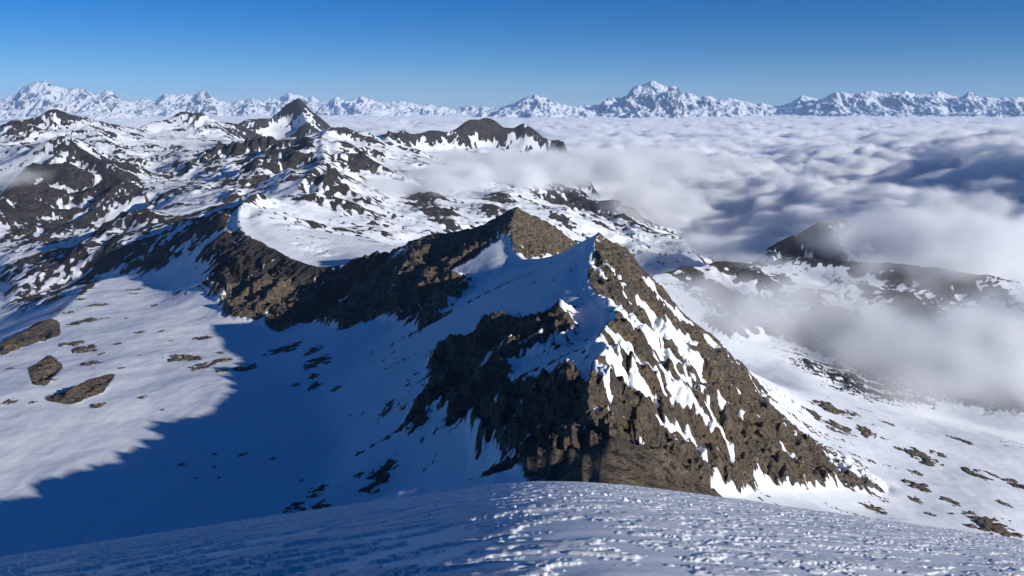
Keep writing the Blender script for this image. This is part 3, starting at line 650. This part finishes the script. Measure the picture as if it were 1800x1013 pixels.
patch = sstep(-0.10, 0.22, pn); lef = 0.75 + 2.6 * sstep(0.15, -0.5, FU)
rip = fbm2(wx / 1.5 + 0.05 * gn2(FX * 6, FY * 6, 8), wy, 0.13, 3, 221, 0.65, False, fcell * 0.5)
scal = fbm2(wx / 1.8, wy, 0.24, 4, 225, 0.6, True, fcell * 0.7)
lip = np.maximum(0, 1 - np.abs(pn - 0.05) / 0.09)
FZ = FZ + 0.04 * big + lef * patch * (0.022 + 0.012 * rip + 0.012 * scal) + 0.018 * lip * sstep(0.1, 0.5, gn2(FX * 0.9, FY * 0.9, 9)) + 0.010 * fbm2(wx / 3, wy, 0.5, 3, 231, 0.5, False, fcell)
fg = link_mesh('snow_dome', np.stack([FX, FY, FZ], -1).reshape(-1, 3), grid_faces(fnr, fnc), M_SNOW, {'patch': patch.ravel()})
tag(fg, 'wind-crusted blue-white snow slope of the viewpoint summit', 'snow', None, 'structure')

# loose snow lumps lying on the dome
rng = np.random.default_rng(5)
def lump_mesh(seed):
    r = np.random.default_rng(seed)
    import bmesh
    bm = bmesh.new(); bmesh.ops.create_icosphere(bm, subdivisions=2, radius=1.0)
    for v in bm.verts:
        c = v.co; n = 0.28 * math.sin(3 * c.x + seed) * math.cos(2.6 * c.y - seed) + 0.2 * math.sin(5 * c.z + 2 * c.x + seed) + r.uniform(-.08, .08)
        v.co = c * (1 + n); v.co.z *= 0.62
    me = bpy.data.meshes.new('snow_lump'); bm.to_mesh(me); bm.free(); me.materials.append(M_SNOW)
    for p in me.polygons: p.use_smooth = True
    return me
LM = [lump_mesh(s) for s in range(5)]
LUMPS = [(1098,881,13),(1063,872,9),(1072,871,8),(1120,882,11),(1142,884,7),(965,872,10),(948,876,8),(1020,871,7),(1040,869,8),(1213,890,10),(1262,894,8),(1203,882,6),(1285,897,7),(1340,898,8),(1372,906,11),(1347,914,7),(1410,908,7),(1470,915,7),(1560,926,8),(992,878,8),(1010,876,7),(1275,906,7),(1420,938,8),(1250,917,9),(1000,866,6),(935,880,7),(1155,872,6),(905,893,7),(1690,951,9),(1655,947,8),(1755,962,8),(1730,953,6),(990,1004,8),(755,907,7),(1505,930,6),(1320,890,6)]
for px, py, wpx in LUMPS:
    u, kk = uk(px, py); c = int(np.clip(np.searchsorted(fu, u), 0, fnc - 1)); q = FZ[:, c] / fy; w = np.nonzero(q >= kk)[0]
    i = w[0] if len(w) else int(np.argmax(q))
    y = fy[i]; s = wpx * y / FOC * 0.5
    o = bpy.data.objects.new('snow_lump', LM[int(rng.integers(5))]); COL.objects.link(o)
    o.location = (float(u) * y, y, float(FZ[i, c]) + 0.2 * s); o.scale = (s, s * rng.uniform(.7, 1), s * rng.uniform(.75, 1.1)); o.rotation_euler = (0, 0, rng.uniform(0, 6.28))
    tag(o, 'small loose lump of white snow on the blue foreground slope', 'snow lump', 'loose snow lumps on the foreground slope')
print('foreground', time.time() - T0)

# ------------------------------------------------------------------ clouds
def cloud_top(x, y):
    """height of the top of the sea of clouds"""
    u = x / y
    t = -890 + 60 * sstep(3000, 9000, y)
    rt = sstep(0.25, 0.6, u) * sstep(26000, 9000, y); t = t + 230 * sstep(0.26, 0.80, u + 0.03 * gn2(x / 900, y / 900, 301)) * sstep(2600, 4300, y) * sstep(24000, 9000, y)
    wx_ = x + 260 * gn2(x / 1300, y / 1300, 302); wy_ = y + 260 * gn2(x / 1300 + 4, y / 1300, 304)
    puff = 1 - 2 * np.abs(gn2(wx_ / 2100, wy_ / 1150, 303)); t = t + (130 + 90 * rt) * puff
    t = t + (85 + 60 * rt) * (1 - 2 * np.abs(gn2(wx_ / 850, wy_ / 520, 305))) + 40 * (1 - 2 * np.abs(gn2(wx_ / 340, wy_ / 240, 307)))
    t = t + 16 * gn2(x / 120, y / 95, 309)
    return t
def cloud_surface_mat():
    k = NT('cloud_white'); bs = k.n('ShaderNodeBsdfDiffuse'); bs.inputs['Color'].default_value = (0.86, 0.88, 0.91, 1)
    k.l(bs.outputs[0], k.out.inputs['Surface']); return k.m
M_CLOUD = cloud_surface_mat()
cu_ = np.linspace(-1.0, 1.0, 700); cy_ = np.exp(np.linspace(math.log(2600), math.log(60000), 220))
CU_, CYY = np.meshgrid(cu_, cy_); CXX = CU_ * CYY
CZ = cloud_top(CXX, CYY) - 60 - 60 * sstep(12000, 7000, CYY)
cs = link_mesh('cloud_sea', np.stack([CXX, CYY, CZ], -1).reshape(-1, 3), grid_faces(220, 700), M_CLOUD)
tag(cs, 'white sea of clouds filling the valleys as far as the distant chain', 'clouds', None, 'stuff')

def volume_object(name, lo, hi, res, dens, mat):
    nx, ny, nz = res
    me = bpy.data.meshes.new(name); me.vertices.add(nx * ny * nz)
    at = me.attributes.new('density', 'FLOAT', 'POINT'); at.data.foreach_set('value', dens.astype(np.float32).ravel())
    ob = bpy.data.objects.new(name, me); COL.objects.link(ob)
    g = bpy.data.node_groups.new(name, 'GeometryNodeTree')
    g.interface.new_socket('Geometry', in_out='INPUT', socket_type='NodeSocketGeometry')
    g.interface.new_socket('Geometry', in_out='OUTPUT', socket_type='NodeSocketGeometry')
    N = g.nodes.new; L = g.links.new
    gi, go = N('NodeGroupInput'), N('NodeGroupOutput')
    pos = N('GeometryNodeInputPosition'); sep = N('ShaderNodeSeparateXYZ'); L(pos.outputs[0], sep.inputs[0])
    idx = None
    for i, (n, mul) in enumerate(((nx, 1), (ny, nx), (nz, nx * ny))):
        s = (n - 1) / (hi[i] - lo[i])
        a = N('ShaderNodeMath'); a.operation = 'MULTIPLY_ADD'; a.inputs[1].default_value = s; a.inputs[2].default_value = -lo[i] * s; L(sep.outputs[i], a.inputs[0])
        b = N('ShaderNodeMath'); b.operation = 'ROUND'; L(a.outputs[0], b.inputs[0])
        f2 = N('FunctionNodeFloatToInt'); L(b.outputs[0], f2.inputs[0])
        m = N('FunctionNodeIntegerMath'); m.operation = 'MULTIPLY_ADD'; L(f2.outputs[0], m.inputs[0]); m.inputs[1].default_value = mul
        if idx is not None: L(idx, m.inputs[2])
        else: m.inputs[2].default_value = 0
        idx = m.outputs[0]
    na = N('GeometryNodeInputNamedAttribute'); na.data_type = 'FLOAT'; na.inputs[0].default_value = 'density'
    si_ = N('GeometryNodeSampleIndex'); si_.data_type = 'FLOAT'; L(gi.outputs[0], si_.inputs[0]); L(na.outputs[0], si_.inputs[1]); L(idx, si_.inputs[2])
    vc = N('GeometryNodeVolumeCube'); L(si_.outputs[0], vc.inputs['Density'])
    vc.inputs['Min'].default_value = lo; vc.inputs['Max'].default_value = hi
    for nm, n in zip(('Resolution X', 'Resolution Y', 'Resolution Z'), res): vc.inputs[nm].default_value = n
    sm = N('GeometryNodeSetMaterial'); sm.inputs['Material'].default_value = mat
    L(vc.outputs[0], sm.inputs[0]); L(sm.outputs[0], go.inputs[0])
    md = ob.modifiers.new('volume', 'NODES'); md.node_group = g
    me.materials.append(mat)
    return ob
def volume_mat(name, color, aniso, rate=1.0):
    k = NT(name); v = k.n('ShaderNodeVolumePrincipled')
    v.inputs['Color'].default_value = color + (1,); v.inputs['Anisotropy'].default_value = aniso; v.inputs['Density'].default_value = 1.0
    k.l(v.outputs[0], k.out.inputs['Volume'])
    k.m.cycles.volume_step_rate = rate
    return k.m
M_MIST = volume_mat('cloud_vapour', (0.996, 0.997, 0.999), 0.0)

lo, hi = (-3600.0, 1650.0, -1000.0), (7600.0, 10500.0, -100.0)
vx, vz = 27.0, 18.0
res = (int((hi[0] - lo[0]) / vx), int((hi[1] - lo[1]) / vx), int((hi[2] - lo[2]) / vz))
ax = np.linspace(lo[0], hi[0], res[0]); ay = np.linspace(lo[1], hi[1], res[1]); az = np.linspace(lo[2], hi[2], res[2])
GX, GY = np.meshgrid(ax, ay)
top = cloud_top(GX, GY)
# the deck starts beyond the right-hand ridge and keeps off the western mountains
edge = sstep(0.06, 0.14, GX / GY + 0.05 * gn2(GX / 700, GY / 700, 311)) * sstep(2700, 3500, GY + 500 * (GX / GY - 0.4))
edge = np.maximum(edge, sstep(7200, 7800, GY + 200 * gn2(GX / 800, GY / 800, 313)))
dens = np.zeros((res[2], res[1], res[0]), np.float32)
def bank(cx, cy, cz, rx, ry, rz, d, seed, rot=0.0, ns=210.0, er=1.05):
    """one bank of mist: an eroded ellipsoid"""
    c, s = math.cos(rot), math.sin(rot)
    R = max(rx, ry) * 1.5
    i0, i1 = np.searchsorted(ax, cx - R), np.searchsorted(ax, cx + R); j0, j1 = np.searchsorted(ay, cy - R), np.searchsorted(ay, cy + R)
    k0, k1 = np.searchsorted(az, cz - 1.6 * rz), np.searchsorted(az, cz + 1.6 * rz)
    if i0 >= i1 or j0 >= j1 or k0 >= k1: return
    xs, ysx, zs = ax[None, None, i0:i1], ay[None, j0:j1, None], az[k0:k1, None, None]
    dx, dy = xs - cx, ysx - cy
    q = ((dx * c + dy * s) / rx) ** 2 + ((-dx * s + dy * c) / ry) ** 2 + ((zs - cz) / rz) ** 2
    n = gn3(xs / ns, ysx / ns, zs / (ns * 0.6), seed) + 0.5 * gn3(xs / ns * 2.1, ysx / ns * 2.1, zs / ns * 3, seed + 50) + 0.28 * gn3(xs / ns * 4.3, ysx / ns * 4.3, zs / ns * 6, seed + 90)
    v = np.clip((1 - q) * 1.1 + er * n - 0.12, 0, 1)
    dens[k0:k1, j0:j1, i0:i1] = np.maximum(dens[k0:k1, j0:j1, i0:i1], (v * v * d).astype(np.float32))
for k, z in enumerate(az):
    n = 55 * gn2(GX / 330 + z / 170, GY / 280 - z / 210, 321) + 34 * gn2(GX / 150 - z / 90, GY / 140 + z / 100, 323) + 16 * gn2(GX / 75 + z / 60, GY / 75, 325)
    dens[k] = np.clip((top + n - z) / 32, 0, 1) * edge * 0.026
def pb(px, py, Y, rx, ry, rz, d, seed, rot=0.0, **kw):
    u, kk = uk(px, py); bank(float(u) * Y, Y, float(kk) * Y, rx, ry, rz, d, seed, rot, **kw)
pb(800, 312, 4600, 760, 420, 90, 0.015, 401, 0.05)
pb(950, 300, 5200, 800, 600, 110, 0.0084, 402, 0.1)
pb(1080, 290, 5600, 900, 700, 140, 0.008, 403)
pb(700, 330, 4000, 460, 280, 65, 0.012, 404)
pb(640, 335, 3600, 280, 220, 50, 0.006, 405)
pb(1150, 355, 5000, 420, 420, 170, 0.0075, 406)
pb(1110, 390, 4700, 200, 250, 120, 0.004, 426)
pb(1480, 590, 2150, 640, 280, 130, 0.014, 407, -0.15, er=0.8)
pb(1270, 545, 2000, 300, 200, 105, 0.009, 408, er=0.8)
pb(1720, 650, 2000, 540, 260, 160, 0.015, 409, -0.2, er=0.8)
pb(1400, 520, 2230, 360, 160, 80, 0.008, 410, er=0.9)
pb(1600, 690, 1850, 300, 160, 80, 0.005, 428, er=1.0)
pb(1790, 560, 2200, 420, 240, 130, 0.010, 429, er=0.8)
pb(1650, 420, 3000, 560, 320, 160, 0.0120, 411)
pb(1780, 500, 2900, 420, 280, 120, 0.006, 427)
pb(1530, 425, 3050, 260, 220, 80, 0.0096, 412)
pb(1620, 468, 2560, 420, 130, 55, 0.010, 430, er=0.9)
pb(1340, 470, 2600, 220, 110, 38, 0.006, 431, er=1.0)
pb(1560, 500, 2420, 300, 110, 45, 0.006, 432, er=1.0)
pb(1300, 440, 3400, 320, 260, 60, 0.0084, 413)
pb(1200, 440, 3600, 380, 300, 60, 0.003, 425)
pb(20, 315, 4100, 200, 220, 70, 0.0108, 414)
pb(880, 283, 5700, 700, 420, 80, 0.013, 415)
mist = volume_object('cloud_mist', lo, hi, res, dens, M_MIST)
tag(mist, 'soft grey cloud tops and mist banks drifting over the ridges', 'mist', None, 'stuff')
print('mist', res, time.time() - T0)

flo, fhi = (-16000.0, 10400.0, -1000.0), (34000.0, 42000.0, -300.0); fres = (620, 390, 26)
bx_, by_, bz_ = (np.linspace(flo[i], fhi[i], fres[i]) for i in range(3))
BX, BY = np.meshgrid(bx_, by_); ftop = cloud_top(BX, BY); fd = np.zeros((fres[2], fres[1], fres[0]), np.float32)
for k_, z in enumerate(bz_):
    fd[k_] = np.clip((ftop + 45 * gn2(BX / 600 + z / 300, BY / 500, 331) + 25 * gn2(BX / 260 - z / 150, BY / 240, 333) - z) / 40, 0, 1) * 0.018
fm = volume_object('cloud_mist', flo, fhi, fres, fd, M_MIST)
tag(fm, 'soft rolling tops of the distant sea of clouds', 'mist', None, 'stuff')

# ------------------------------------------------------------------ air
def box(name, lo, hi, mat):
    v = np.array([(x, y, z) for z in (lo[2], hi[2]) for y in (lo[1], hi[1]) for x in (lo[0], hi[0])], float)
    f = np.array([(0, 2, 3, 1), (4, 5, 7, 6), (0, 1, 5, 4), (2, 6, 7, 3), (0, 4, 6, 2), (1, 3, 7, 5)])
    return link_mesh(name, v, f, mat, smooth=False)
k = NT('clear_blue_air'); v = k.n('ShaderNodeVolumePrincipled'); v.inputs['Color'].default_value = (0.42, 0.66, 1.0, 1)
v.inputs['Density'].default_value = 1.1e-5; v.inputs['Anisotropy'].default_value = 0.0; k.l(v.outputs[0], k.out.inputs['Volume']); k.m.cycles.homogeneous_volume = True
hz = box('haze', (-70000, -3000, -1700), (70000, 66000, 1100), k.m)
tag(hz, 'thin blue mountain air veiling the far chain', 'haze', None, 'stuff')
print('done', time.time() - T0)
